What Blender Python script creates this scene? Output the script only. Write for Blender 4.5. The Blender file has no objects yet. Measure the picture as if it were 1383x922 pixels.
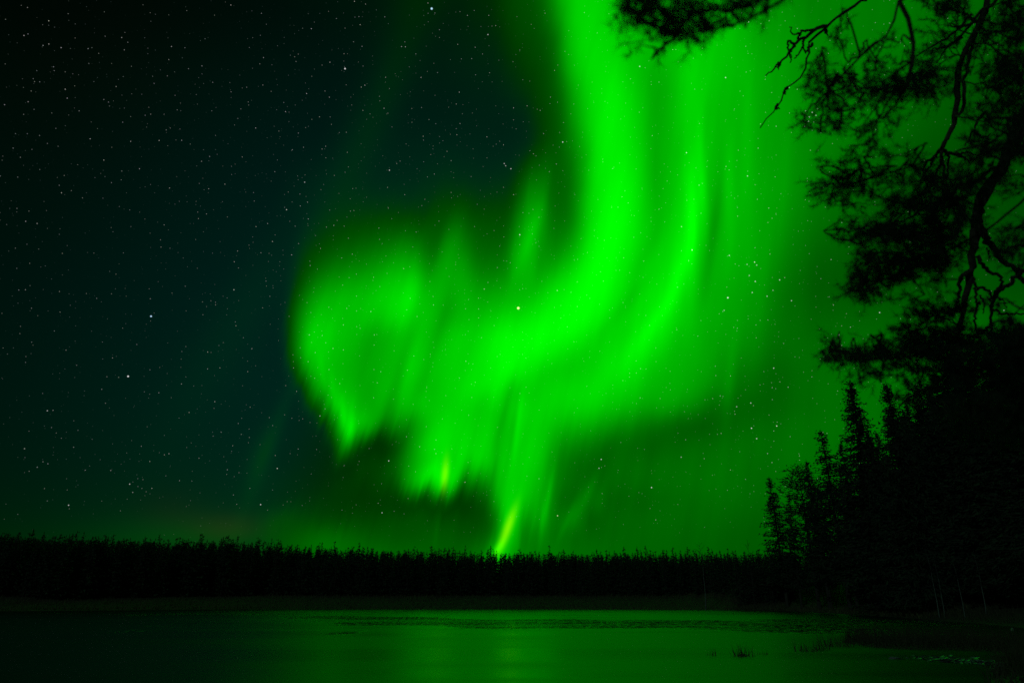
import bpy, math, random
import numpy as np

# ------------------------------------------------------------------ camera
scene = bpy.context.scene
COL = scene.collection
FPX = 922.0                       # focal length in photo pixels (1383 wide)
PITCH = math.atan(343.0 / 922.0)
EYE = 1.8
cam_d = bpy.data.cameras.new('camera')
cam_d.sensor_width = 36.0
cam_d.lens = 36.0 * FPX / 1383.0
cam_d.clip_start = 0.05
cam_d.clip_end = 6000
cam_d.dof.use_dof = True
cam_d.dof.focus_distance = 40.0
cam_d.dof.aperture_fstop = 1.5
cam = bpy.data.objects.new('camera', cam_d)
COL.objects.link(cam)
cam.location = (0, 0, EYE)
cam.rotation_euler = (math.radians(90) + PITCH, 0, 0)
scene.camera = cam
scene.view_settings.view_transform = 'Standard'
scene.view_settings.look = 'None'
scene.view_settings.exposure = 0.0
scene.view_settings.gamma = 1.0
scene.cycles.use_denoising = False
scene.cycles.max_bounces = 5
scene.cycles.sample_clamp_indirect = 1.1

cP, sP = math.cos(PITCH), math.sin(PITCH)
def ray(px, py):
    X = px - 691.5; Y = 461.0 - py
    return np.array([X, FPX * cP - Y * sP, FPX * sP + Y * cP])
def at(px, py, depth):
    """a point seen at a photo position, `depth` metres in front of the camera"""
    return ray(px, py) / FPX * depth + np.array([0, 0, EYE])
def on_ground(px, py, z=0.0):
    r = ray(px, py); k = (z - EYE) / r[2]
    return r * k + np.array([0, 0, EYE])
def yk(py): return FPX * cP - (461.0 - py) * sP
def vk(py): return (FPX * sP + (461.0 - py) * cP) / yk(py)

# ------------------------------------------------------------------ night sky with aurora
world = bpy.data.worlds.new('World'); scene.world = world
world.use_nodes = True
world.cycles.sampling_method = 'MANUAL'
world.cycles.sample_map_resolution = 256
WT = world.node_tree; WT.nodes.clear()
def N(t, **kw):
    n = WT.nodes.new(t)
    for k, v in kw.items(): setattr(n, k, v)
    return n
def put(sock, v):
    if hasattr(v, 'is_output'): WT.links.new(v, sock)
    else: sock.default_value = v
def M(op, a, b=None, c=None, clamp=False):
    n = N('ShaderNodeMath', operation=op, use_clamp=clamp)
    put(n.inputs[0], a)
    if b is not None: put(n.inputs[1], b)
    if c is not None: put(n.inputs[2], c)
    return n.outputs[0]
def V(op, a, b=None, c=None):
    n = N('ShaderNodeVectorMath', operation=op)
    put(n.inputs[0], a)
    if b is not None: put(n.inputs[1], b)
    if c is not None: put(n.inputs[2], c)
    return n.outputs['Value'] if op in ('DOT_PRODUCT', 'LENGTH', 'DISTANCE') else n.outputs[0]
def XYZ(x, y, z):
    n = N('ShaderNodeCombineXYZ'); put(n.inputs[0], x); put(n.inputs[1], y); put(n.inputs[2], z); return n.outputs[0]
def SS(x, a, b, lo=0.0, hi=1.0):
    n = N('ShaderNodeMapRange', interpolation_type='SMOOTHSTEP'); n.clamp = True
    put(n.inputs['Value'], x); put(n.inputs['From Min'], a); put(n.inputs['From Max'], b)
    put(n.inputs['To Min'], lo); put(n.inputs['To Max'], hi); return n.outputs[0]
def fill_curve(c, pts):
    pts = sorted(pts)
    c.points[0].location = pts[0]; c.points[1].location = pts[-1]
    for p in pts[1:-1]: c.points.new(*p)
    for p in c.points: p.handle_type = 'AUTO_CLAMPED'
def CURVE3(vec, p3):
    n = N('ShaderNodeRGBCurve')
    m = n.mapping; m.extend = 'HORIZONTAL'; m.use_clip = False
    for i in range(3): fill_curve(m.curves[i], p3[i])
    m.update(); put(n.inputs['Color'], vec); return n.outputs[0]
def CURVE1(x, p):
    n = N('ShaderNodeFloatCurve'); m = n.mapping; m.extend = 'HORIZONTAL'; m.use_clip = False
    fill_curve(m.curves[0], p); m.update(); put(n.inputs['Value'], x); return n.outputs[0]

geo = N('ShaderNodeTexCoord'); DIR = V('NORMALIZE', geo.outputs['Generated'])
sep = N('ShaderNodeSeparateXYZ'); put(sep.inputs[0], DIR)
dx, dy, dz = sep.outputs
ysafe = M('MAXIMUM', dy, 0.12)
U = M('DIVIDE', dx, ysafe)                       # a vertical plane facing the aurora (north)
Vv = M('MAXIMUM', M('DIVIDE', dz, ysafe), 0.0)
T = M('MULTIPLY', M('ARCTANGENT', Vv), 1.0 / 0.92)  # 0..1 climbing the sky
def tk(py): return math.atan(max(vk(py), 0.0)) / 0.92
# slow wander so that nothing is ruled straight
nz = N('ShaderNodeTexNoise'); nz.inputs['Scale'].default_value = 4.5; nz.inputs['Detail'].default_value = 2.0
put(nz.inputs['Vector'], XYZ(U, Vv, 0.0))
wob = V('MULTIPLY', V('SUBTRACT', nz.outputs['Color'], (0.5, 0.5, 0.5)), (0.026, 0.016, 0))
sw = N('ShaderNodeSeparateXYZ'); put(sw.inputs[0], wob)
Uw = M('ADD', U, sw.outputs[0]); Tw = M('ADD', T, M('MULTIPLY', sw.outputs[1], 0.5))
Vw = M('ADD', Vv, sw.outputs[1])

# rays: brightness streaks standing along the field lines
S = M('SUBTRACT', U, M('MULTIPLY', Vv, 0.24))
def streak(freq, vfreq, seed, det=2.0):
    n = N('ShaderNodeTexNoise'); n.inputs['Scale'].default_value = 1.0; n.inputs['Detail'].default_value = det
    n.inputs['Roughness'].default_value = 0.55
    put(n.inputs['Vector'], XYZ(M('MULTIPLY', S, freq), M('MULTIPLY', Vv, vfreq), seed)); return n.outputs[0]
fr = M('ADD', M('MULTIPLY', M('SUBTRACT', streak(34, 1.2, 4.4), 0.5), 0.6), M('MULTIPLY', M('SUBTRACT', streak(90, 1.5, 2.2), 0.5), 0.4))
fr = M('MULTIPLY', M('MULTIPLY', fr, SS(Vv, 0.22, 0.5, 0.060, 0.015)), SS(U, -0.02, 0.14, 1.0, 0.3))
Tw = M('ADD', Tw, fr)

# brightness (0-255 as seen) measured along bands of equal height in the sky: (across, value)
ROWS = {
 -60: [(330,16),(500,22),(600,30),(660,42),(700,65),(735,100),(755,150),(775,190),(800,200),(850,190),(930,185),(1000,165),(1100,150),(1250,130),(1400,90)],
 0:   [(330,15),(500,22),(560,30),(620,30),(665,40),(690,60),(725,75),(745,115),(760,175),(785,205),(815,200),(850,185),(900,175),(940,180),(1000,165),(1050,150),(1110,150),(1200,140),(1260,128),(1320,110),(1400,90)],
 50:  [(330,15),(500,23),(600,28),(665,36),(695,58),(730,72),(748,100),(765,170),(790,212),(820,208),(850,185),(880,172),(930,192),(975,185),(1010,168),(1060,162),(1110,152),(1200,140),(1260,125),(1320,108),(1400,85)],
 100: [(330,16),(500,24),(600,28),(670,34),(700,48),(730,62),(750,85),(768,160),(795,215),(825,220),(855,190),(885,162),(905,175),(930,205),(955,198),(985,175),(1020,178),(1050,165),(1100,150),(1150,143),(1200,135),(1250,122),(1300,100),(1400,80)],
 150: [(330,18),(480,26),(600,28),(680,32),(710,38),(735,62),(755,82),(775,150),(800,215),(825,230),(850,212),(875,175),(895,160),(920,190),(940,205),(965,180),(990,170),(1010,178),(1045,165),(1100,152),(1150,143),(1200,128),(1250,108),(1300,92),(1400,80)],
 200: [(330,20),(470,30),(600,34),(690,34),(715,42),(738,72),(757,80),(780,135),(803,215),(828,235),(850,222),(875,185),(895,168),(920,185),(938,210),(955,190),(975,168),(1000,178),(1035,165),(1100,150),(1150,132),(1200,112),(1250,95),(1300,88),(1400,80)],
 250: [(330,24),(420,32),(500,38),(560,40),(605,48),(650,44),(690,48),(712,95),(728,125),(745,95),(762,80),(782,130),(802,218),(825,243),(848,230),(872,195),(895,175),(918,195),(936,222),(948,210),(965,165),(985,178),(1010,175),(1050,163),(1100,145),(1150,120),(1200,100),(1250,90),(1400,80)],
 300: [(330,26),(400,30),(440,44),(480,58),(530,68),(575,66),(612,88),(645,70),(685,70),(703,130),(718,170),(735,140),(752,92),(775,120),(798,220),(820,250),(845,236),(868,205),(895,190),(918,210),(934,232),(947,200),(965,165),(990,172),(1050,155),(1100,132),(1150,108),(1200,95),(1250,90),(1400,80)],
 350: [(330,27),(390,32),(420,62),(450,90),(490,112),(530,140),(555,152),(578,115),(600,140),(620,142),(645,98),(680,98),(700,170),(718,165),(738,130),(765,170),(792,240),(818,252),(842,230),(865,208),(895,208),(915,230),(932,225),(947,180),(970,168),(1010,162),(1050,140),(1100,112),(1150,98),(1250,92),(1400,80)],
 400: [(330,28),(385,34),(405,85),(425,145),(455,168),(495,182),(530,205),(552,208),(575,172),(600,165),(620,172),(650,150),(690,165),(720,185),(750,228),(785,253),(810,250),(835,222),(860,208),(885,222),(905,232),(925,205),(942,170),(980,158),(1020,142),(1060,118),(1110,100),(1180,95),(1400,85)],
 425: [(330,28),(382,34),(400,95),(418,165),(435,185),(470,182),(505,190),(540,208),(565,185),(600,168),(640,178),(690,195),(725,228),(760,250),(790,252),(815,228),(840,208),(865,215),(890,232),(912,212),(932,175),(970,158),(1010,140),(1060,110),(1110,98),(1400,90)],
 450: [(330,28),(382,34),(400,110),(415,188),(432,202),(460,185),(500,165),(540,178),(580,178),(610,192),(650,208),(690,232),(730,250),(765,250),(792,228),(815,206),(840,210),(870,232),(892,222),(915,182),(945,162),(990,142),(1040,112),(1090,98),(1400,92)],
 475: [(330,28),(382,33),(400,105),(415,185),(430,198),(455,180),(490,158),(530,170),(565,185),(600,195),(640,214),(680,238),(715,246),(745,238),(770,212),(800,200),(835,222),(860,232),(885,205),(910,172),(950,155),(1000,125),(1050,98),(1100,96),(1400,95)],
 500: [(330,28),(385,32),(402,75),(418,165),(435,185),(460,168),(490,158),(530,170),(555,192),(585,188),(620,208),(655,226),(685,238),(712,228),(740,205),(770,195),(800,205),(830,228),(855,215),(880,185),(910,165),(950,148),(1000,108),(1050,90),(1100,96),(1400,98)],
 525: [(330,28),(390,32),(410,60),(425,140),(445,180),(465,175),(490,155),(525,172),(550,185),(580,182),(610,205),(640,222),(668,228),(683,198),(705,198),(735,205),(770,208),(805,218),(835,205),(860,185),(890,165),(925,152),(960,125),(1000,95),(1050,88),(1100,98),(1400,98)],
 550: [(330,28),(400,31),(425,60),(445,160),(462,195),(482,175),(500,155),(540,165),(565,185),(590,192),(620,208),(655,205),(678,185),(690,198),(712,212),(740,205),(775,205),(805,205),(835,178),(865,155),(900,145),(935,118),(965,92),(1010,85),(1060,92),(1110,98),(1400,95)],
 575: [(330,28),(410,32),(440,55),(458,150),(472,205),(485,180),(505,130),(540,115),(565,150),(585,200),(610,212),(650,205),(680,180),(698,205),(720,210),(745,190),(775,170),(800,165),(830,140),(860,115),(900,95),(940,80),(980,85),(1030,95),(1090,100),(1400,92)],
 600: [(330,28),(420,33),(450,42),(464,100),(471,160),(480,85),(500,48),(530,55),(552,110),(572,190),(592,215),(615,215),(650,208),(680,182),(698,210),(722,208),(745,170),(762,135),(790,122),(815,110),(840,96),(880,84),(920,86),(970,92),(1030,100),(1100,98),(1400,90)],
 625: [(330,30),(430,36),(480,50),(520,55),(542,95),(560,165),(580,200),(600,225),(618,205),(645,192),(670,185),(690,205),(712,212),(735,180),(750,130),(768,105),(800,94),(830,94),(870,90),(920,94),(980,98),(1050,98),(1400,88)],
 650: [(330,36),(360,42),(430,40),(500,54),(535,66),(553,140),(575,205),(598,228),(612,190),(628,110),(648,112),(662,158),(680,195),(700,212),(722,185),(742,150),(755,105),(780,94),(810,95),(850,90),(900,94),(960,98),(1040,95),(1400,86)],
 675: [(330,42),(380,45),(450,50),(500,50),(560,58),(600,58),(640,58),(658,95),(672,175),(688,215),(705,200),(722,165),(742,148),(752,95),(775,92),(800,110),(820,85),(860,85),(920,92),(1000,95),(1060,90),(1400,84)],
 700: [(330,50),(380,62),(430,58),(500,60),(540,64),(590,62),(640,62),(662,80),(676,170),(688,225),(700,180),(712,138),(730,150),(745,120),(755,92),(775,118),(795,85),(850,90),(920,90),(1000,88),(1060,84),(1400,82)],
 725: [(330,50),(400,64),(450,82),(500,76),(560,72),(590,80),(630,72),(660,92),(672,170),(682,222),(694,160),(710,110),(735,125),(745,95),(765,100),(800,90),(860,90),(930,86),(1000,82),(1400,78)],
 750: [(330,56),(400,66),(450,88),(500,90),(560,84),(620,82),(655,110),(668,195),(678,195),(692,130),(720,108),(780,98),(860,88),(930,84),(1000,80),(1400,74)],
 790: [(330,56),(400,66),(500,88),(620,84),(655,100),(672,130),(700,110),(780,98),(930,84),(1400,74)],
}
RK = sorted(ROWS)                      # from top of sky down
def base_g(px, py):                    # faint teal glow left of the aurora, same formula as the nodes below
    t = tk(py)
    return float(np.interp(t, BG_X, BG_Y)) * 255
BG_P = [804, 775, 745, 700, 650, 600, 500, 400, 300, 200, 100, 0, -60]
BG_X = [tk(p) for p in BG_P]
BG_Y = [0.235, 0.23, 0.21, 0.175, 0.155, 0.145, 0.135, 0.125, 0.115, 0.102, 0.086, 0.064, 0.058]
BB_Y = [0.05, 0.06, 0.08, 0.105, 0.118, 0.125, 0.130, 0.128, 0.118, 0.106, 0.088, 0.068, 0.06]
base_node = CURVE1(T, list(zip(BG_X, BG_Y)))
baseb_node = CURVE1(T, list(zip(BG_X, BB_Y)))
side = SS(U, -0.95, -0.25, 0.58, 1.0)
base_node = M('MULTIPLY', base_node, side)

# cubic B-spline weights over the uneven rows
npad = 2
kn = [RK[0] - 100, RK[0] - 50] + RK + [RK[-1] + 30, RK[-1] + 60]
def bspl(k, x):                        # basis centred on row k
    kk = k + npad
    t = kn[kk - 2:kk + 3]
    def B(i, p):
        if p == 0: return 1.0 if t[i] <= x < t[i + 1] else 0.0
        a = (x - t[i]) / (t[i + p] - t[i]) * B(i, p - 1)
        b = (t[i + p + 1] - x) / (t[i + p + 1] - t[i + 1]) * B(i + 1, p - 1)
        return a + b
    return B(0, 3)
TILT = 0.10
# bring the rows to one common across-sky coordinate and solve for an interpolating spline
SG = np.linspace(-0.60, 1.12, 130); RV = np.zeros((len(RK), len(SG)))
for k, r in enumerate(RK):
    xs_ = [p[0] for p in ROWS[r]]; gs_ = [p[1] for p in ROWS[r]]
    px_ = (SG + TILT * vk(r)) * yk(r) + 691.5
    off = np.linspace(-9, 9, 7)
    val = np.mean([np.interp(px_ + o, xs_, gs_) for o in off], axis=0)
    val = val * (1 - 0.22 * np.clip((px_ - 990) / 110, 0, 1) * np.clip((470 - r) / 80, 0, 1))
    RV[k] = np.maximum(val - base_g(0, r), 0) * np.clip((px_ - 335) / 40, 0, 1) / 255.0
CM = np.array([[bspl(j, r) for j in range(len(RK))] for r in RK]); CM /= CM.sum(1)[:, None]
CF = np.linalg.solve(0.85 * CM + 0.15 * np.eye(len(RK)), RV).clip(0, 1.15)
acc = None; wsum = None
PX = M('MULTIPLY', M('SUBTRACT', M('SUBTRACT', Uw, M('MULTIPLY', Vw, TILT)), float(SG[0])), 1.0 / float(SG[-1] - SG[0]))
PX3 = XYZ(PX, PX, PX)
rows3 = [list(range(len(RK)))[i:i + 3] for i in range(0, len(RK), 3)]
for tri in rows3:
    rc, wc = [], []
    for k in tri + [None] * (3 - len(tri)):
        if k is None: rc.append([(0, 0), (1, 0)]); wc.append([(0, 0), (1, 0)]); continue
        rc.append([(i / (len(SG) - 1.0), float(c)) for i, c in enumerate(CF[k])])
        pts = [(tk(py), bspl(k, py)) for py in np.linspace(kn[k], kn[k + 4], 13)]
        pts = [p for p in pts if 0 <= p[0] <= 1]
        if k == 0: pts = [p for p in pts if p[0] < tk(RK[0])] + [(tk(RK[0] - 10), 1.0), (1.0, 1.0)]
        if k == len(RK) - 1: pts = [(0.0, 1.0)] + [p for p in pts if p[0] > 0.004]
        seen = {}
        for p in pts: seen[round(p[0], 4)] = p[1]
        pts = sorted(seen.items())
        if pts[0][0] > 0: pts = [(0.0, 0.0)] + pts
        if pts[-1][0] < 1: pts = pts + [(1.0, 0.0)]
        wc.append(pts)
    row = CURVE3(PX3, rc); wgt = CURVE3(XYZ(Tw, Tw, Tw), wc)
    s = V('DOT_PRODUCT', row, wgt); w = V('DOT_PRODUCT', wgt, (1, 1, 1))
    acc = s if acc is None else M('ADD', acc, s)
    wsum = w if wsum is None else M('ADD', wsum, w)
aur = M('DIVIDE', acc, M('MAXIMUM', wsum, 0.2))

rays = M('ADD', M('MULTIPLY', M('SUBTRACT', streak(18, 2.0, 1.3), 0.5), 0.42), M('MULTIPLY', M('SUBTRACT', streak(60, 3.0, 7.7), 0.5), 0.18))
rays_amt = SS(Vv, 0.10, 0.34, 1.0, 0.35)
aur = M('MULTIPLY', aur, M('ADD', 1.0, M('MULTIPLY', rays, rays_amt)))

def blob(px, py, rx, ry, lean=0.0):
    """soft gaussian spot in the sky"""
    u0 = (px - 691.5) / yk(py); v0 = vk(py); su = rx / yk(py); sv = abs(vk(py - ry) - v0)
    a = M('SUBTRACT', M('SUBTRACT', U, u0), M('MULTIPLY', M('SUBTRACT', Vv, v0), lean))
    a = M('DIVIDE', a, su); b = M('DIVIDE', M('SUBTRACT', Vv, v0), sv)
    return M('EXPONENT', M('MULTIPLY', M('ADD', M('MULTIPLY', a, a), M('MULTIPLY', b, b)), -1.0))
def addm(x, b, k): return M('MULTIPLY_ADD', b, k, x)
# yellow-green feet of the brightest rays
y1 = blob(601, 640, 5.5, 24, 0.05); y2 = blob(686, 712, 7, 30, 0.35); y3 = blob(672, 742, 6, 14, 0.5)
aur = addm(addm(aur, y1, 0.12), y2, 0.20)
aur = addm(aur, y3, 0.25)
# narrow edges and darker folds
for (px, py, rx, ry, ln, k) in [
    (935, 300, 8, 75, 0.10, 0.13), (948, 235, 7, 70, 0.05, 0.08), (962, 320, 9, 70, 0.22, -0.11), (918, 368, 11, 45, 0.42, 0.08), (888, 430, 13, 42, 0.7, 0.07), (884, 240, 14, 90, 0.05, -0.05), (872, 345, 12, 50, 0.45, -0.05), (846, 410, 12, 40, 0.8, -0.05), (985, 260, 8, 80, 0.1, 0.05),
    (716, 320, 8, 42, 0.28, 0.10), (553, 400, 14, 45, 0.20, 0.07), (610, 330, 12, 45, 0.25, 0.05), (582, 340, 13, 45, 0.25, -0.05),
    (680, 560, 5, 50, 0.25, -0.07), (692, 585, 4, 60, 0.15, -0.04), (700, 570, 4, 50, 0.12, 0.06), (668, 640, 4, 35, 0.1, -0.05),
    (463, 560, 6, 26, -0.2, 0.12), (474, 578, 5, 22, 0.0, 0.13), (450, 530, 5, 30, -0.2, 0.07), (436, 505, 5, 30, -0.25, 0.05),
    (740, 675, 4, 45, 0.2, 0.09), (732, 700, 3, 25, 0.1, 0.06), (775, 690, 9, 34, 0.55, 0.05), (765, 705, 4, 24, 0.5, 0.03), (500, 468, 14, 55, 0.2, -0.03), (600, 432, 12, 50, 0.25, -0.05), (536, 520, 9, 50, 0.2, -0.05), (632, 470, 10, 60, 0.25, -0.04), (1010, 180, 9, 110, 0.12, 0.04), (1060, 260, 10, 90, 0.2, 0.035), (1030, 380, 10, 80, 0.25, 0.03),
    (795, 665, 6, 34, 0.5, 0.05), (645, 560, 10, 60, 0.15, -0.05), (555, 490, 7, 60, 0.25, 0.05), (575, 500, 8, 60, 0.25, -0.05),
    (590, 715, 4, 35, 0.1, 0.03), (352, 612, 16, 40, 0.2, 0.035), (368, 590, 12, 110, 0.25, 0.03), (985, 520, 8, 60, 0.2, 0.05),
    (820, 610, 10, 40, 0.3, -0.04), (860, 640, 10, 50, 0.25, 0.03), (420, 735, 60, 26, 0.0, 0.05), (250, 725, 120, 30, 0.0, 0.05),
    (505, 160, 30, 150, 0.3, 0.03), (545, 40, 35, 110, 0.2, 0.02), (330, 420, 45, 140, 0.4, 0.022)]:
    aur = addm(aur, blob(px, py, rx, ry, ln), k)
aur = M('MAXIMUM', aur, 0.0)
front = SS(dy, 0.05, 0.35)
G = M('MULTIPLY', M('ADD', base_node, aur), front)
G = M('ADD', G, 0.02)
Bc = M('MULTIPLY', M('MULTIPLY', baseb_node, side), SS(aur, 0.03, 0.19, 1.0, 0.0))
Bc = M('MULTIPLY', Bc, SS(M('SUBTRACT', U, M('MULTIPLY', Vv, 0.25)), -0.42, -0.22, 1.0, M('MULTIPLY_ADD', SS(Vv, 0.15, 0.55), 0.85, 0.15)))
Bc = M('MAXIMUM', Bc, 0.012)
red = blob(225, 690, 60, 40, 0.1)
Rc = M('ADD', M('MULTIPLY', y1, 0.38), M('MULTIPLY', y2, 0.45))
Rc = addm(addm(addm(Rc, red, 0.05), blob(310, 712, 60, 26), 0.09), y3, 0.1)
Rc = addm(Rc, blob(140, 80, 160, 130), 0.02)
Rc = M('ADD', Rc, 0.010)
def lin(x): return M('POWER', M('MAXIMUM', x, 0.0), 2.2)
skyc = XYZ(lin(Rc), lin(G), lin(Bc))

# stars: random points through a cell pattern on the sky sphere
def starfield(scale, rad, gain, seed, keep=0.0):
    v = N('ShaderNodeTexVoronoi', feature='F1'); v.inputs['Scale'].default_value = scale
    put(v.inputs['Vector'], V('ADD', DIR, (seed, seed * 0.37, seed * 0.71)))
    fall = M('SUBTRACT', 1.0, M('DIVIDE', v.outputs['Distance'], rad * scale))
    fall = M('MAXIMUM', fall, 0.0)
    sc = N('ShaderNodeSeparateXYZ'); put(sc.inputs[0], v.outputs['Color'])
    b = M('MULTIPLY', M('POWER', sc.outputs[0], 3.5), gain)
    if keep: b = M('MULTIPLY', b, M('GREATER_THAN', sc.outputs[1], keep))
    tint = V('ADD', V('MULTIPLY', v.outputs['Color'], (0.35, 0.12, -0.25)), (0.62, 0.85, 1.0))
    return V('MULTIPLY', tint, XYZ(*(3 * [M('MULTIPLY', M('MULTIPLY', fall, fall), b)])))
stars = V('ADD', starfield(215, 0.00072, 0.85, 3.1), starfield(75, 0.0010, 2.0, 9.4, 0.78))
patch = N('ShaderNodeTexNoise'); patch.inputs['Scale'].default_value = 2.2; put(patch.inputs['Vector'], DIR)
stars = V('MULTIPLY', stars, XYZ(*(3 * [SS(patch.outputs[0], 0.3, 0.7, 0.45, 1.4)])))
# the bright ones: two open clusters and a few planets and stars
def star(px, py, br, rad=0.0012):
    d = ray(px, py); d = d / np.linalg.norm(d)
    return M('MULTIPLY_ADD', V('DISTANCE', DIR, tuple(float(c) for c in d)), -br / rad, br, clamp=True)
BRIGHT = [(583, 12, 3.0, (0.5, 0.8, 1.0), .0016), (466, 93, 1.8, (0.7, 1, 1), .0013), (204, 427, 2.2, (0.5, 0.75, 1.0), .0013), (173, 508, 2.2, (0.9, 1, 0.9), .0013),
 (700, 416, 4.0, (1.0, 0.85, 0.45), .0021), (1097, 152, 2.0), (1093, 158, 1.6), (1102, 156, 1.2), (1092, 164, 1.8), (1088, 150, .8), (1099, 165, .7), (1087, 171, 1.5), (1104, 147, .8),
 (1020, 380, 1.6), (1016, 395, 1.4), (983, 402, 2.0, (1, .95, .7), .0013), (1022, 358, 1.2), (1009, 357, .9), (985, 345, 1.5), (1053, 378, 1.5), (1036, 400, 1.2), (1012, 372, 1.0), (978, 419, 1.0), (1069, 406, 1.2), (1044, 392, .8),
 (760, 192, 2.0), (702, 317, 2.0), (526, 230, 1.4), (880, 658, 2.2), (753, 696, 2.2, (.9, 1, .5)), (812, 620, 1.8), (809, 632, 1.2), (920, 617, .9), (1015, 578, 2.2), (1014, 544, 1.4), (1022, 592, 1.4), (995, 549, 1.0),
 (525, 622, 1.8), (352, 681, 1.8), (516, 692, 1.6), (1188, 422, 1.5), (1133, 452, 1.5), (1045, 497, 1.5), (980, 105, 1.5), (864, 90, 1.5), (681, 221, 1.2), (690, 228, 1.5), (683, 224, 1.0), (659, 47, 1.2), (1011, 30, 1.5)]
TINTED = {(583, 12): (0.5, 0.8, 1.0), (204, 427): (0.5, 0.75, 1.0), (700, 416): (1.0, 0.8, 0.4), (753, 696): (.9, 1, .5)}
plain = None
for b in BRIGHT:
    t = TINTED.get(b[:2])
    rad = b[4] if len(b) > 4 else 0.0009
    x = star(b[0], b[1], b[2] * (0.8 if t else 0.55), rad)
    if t: stars = V('ADD', stars, V('MULTIPLY', t, XYZ(x, x, x)))
    else: plain = x if plain is None else M('ADD', plain, x)
stars = V('ADD', stars, XYZ(plain, plain, plain))
above = SS(dz, 0.055, 0.13)
stars = V('MULTIPLY', stars, XYZ(above, above, above))
tot = V('ADD', skyc, stars)
bg = N('ShaderNodeBackground'); put(bg.inputs['Color'], tot); bg.inputs['Strength'].default_value = 1.0
wo = N('ShaderNodeOutputWorld'); WT.links.new(bg.outputs[0], wo.inputs['Surface'])

# a low, weak moon behind the photographer, almost nothing
moon_d = bpy.data.lights.new('moonlight', 'SUN'); moon_d.energy = 0.12; moon_d.angle = math.radians(0.5); moon_d.color = (0.45, 1.0, 0.8)
moon = bpy.data.objects.new('moonlight', moon_d); COL.objects.link(moon)
moon.rotation_euler = (math.radians(62), 0, math.radians(-32))

# ------------------------------------------------------------------ materials
def mat(name, c1, c2, scale=4.0, rough=0.85, bump=0.3, detail=4.0, stretch=(1, 1, 1), spec=0.3):
    m = bpy.data.materials.new(name); m.use_nodes = True
    nt = m.node_tree; b = nt.nodes['Principled BSDF']
    tc = nt.nodes.new('ShaderNodeTexCoord'); mp = nt.nodes.new('ShaderNodeMapping'); mp.inputs['Scale'].default_value = stretch
    no = nt.nodes.new('ShaderNodeTexNoise'); no.inputs['Scale'].default_value = scale; no.inputs['Detail'].default_value = detail
    mx = nt.nodes.new('ShaderNodeMix'); mx.data_type = 'RGBA'
    mx.inputs[6].default_value = (*c1, 1); mx.inputs[7].default_value = (*c2, 1)
    bp = nt.nodes.new('ShaderNodeBump'); bp.inputs['Strength'].default_value = bump; bp.inputs['Distance'].default_value = 0.05
    L = nt.links.new
    L(tc.outputs['Object'], mp.inputs[0]); L(mp.outputs[0], no.inputs['Vector']); L(no.outputs[0], mx.inputs[0])
    L(mx.outputs[2], b.inputs['Base Color']); L(no.outputs[0], bp.inputs['Height']); L(bp.outputs[0], b.inputs['Normal'])
    b.inputs['Roughness'].default_value = rough; b.inputs['Specular IOR Level'].default_value = spec
    return m
M_SPRUCE = mat('spruce_needles', (0.035, 0.06, 0.03), (0.06, 0.10, 0.05), 1.5, 0.8, 0.0)
M_PINE = mat('pine_needles', (0.03, 0.055, 0.03), (0.06, 0.10, 0.05), 3.0, 0.7, 0.0)
M_BARK = mat('dark_bark', (0.05, 0.04, 0.035), (0.12, 0.10, 0.085), 9.0, 0.95, 0.8, stretch=(1, 1, 0.3))
M_PBARK = mat('pine_bark', (0.06, 0.045, 0.035), (0.15, 0.10, 0.07), 14.0, 0.9, 1.0)
M_TWIG = mat('dark_twig', (0.05, 0.04, 0.035), (0.11, 0.09, 0.08), 9.0, 0.95, 0.0, spec=0.0)
M_BIRCH = mat('birch_bark', (0.38, 0.38, 0.36), (0.08, 0.08, 0.07), 7.0, 0.7, 0.3, stretch=(1, 1, 2.5))
M_SEDGE = mat('dry_sedge', (0.06, 0.06, 0.03), (0.14, 0.125, 0.06), 2.0, 0.8, 0.0)
M_MEADOW = mat('bog_grass', (0.10, 0.10, 0.045), (0.22, 0.20, 0.09), 0.4, 0.9, 0.0)
M_STONE = mat('shore_stone', (0.16, 0.16, 0.155), (0.32, 0.31, 0.30), 7.0, 0.8, 0.6)
M_LOG = mat('weathered_log', (0.28, 0.27, 0.25), (0.5, 0.48, 0.45), 6.0, 0.85, 0.5, stretch=(0.2, 1, 1))
M_ICE = mat('thin_ice', (0.12, 0.14, 0.13), (0.28, 0.31, 0.30), 9.0, 0.25, 0.3, spec=0.6)

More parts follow.
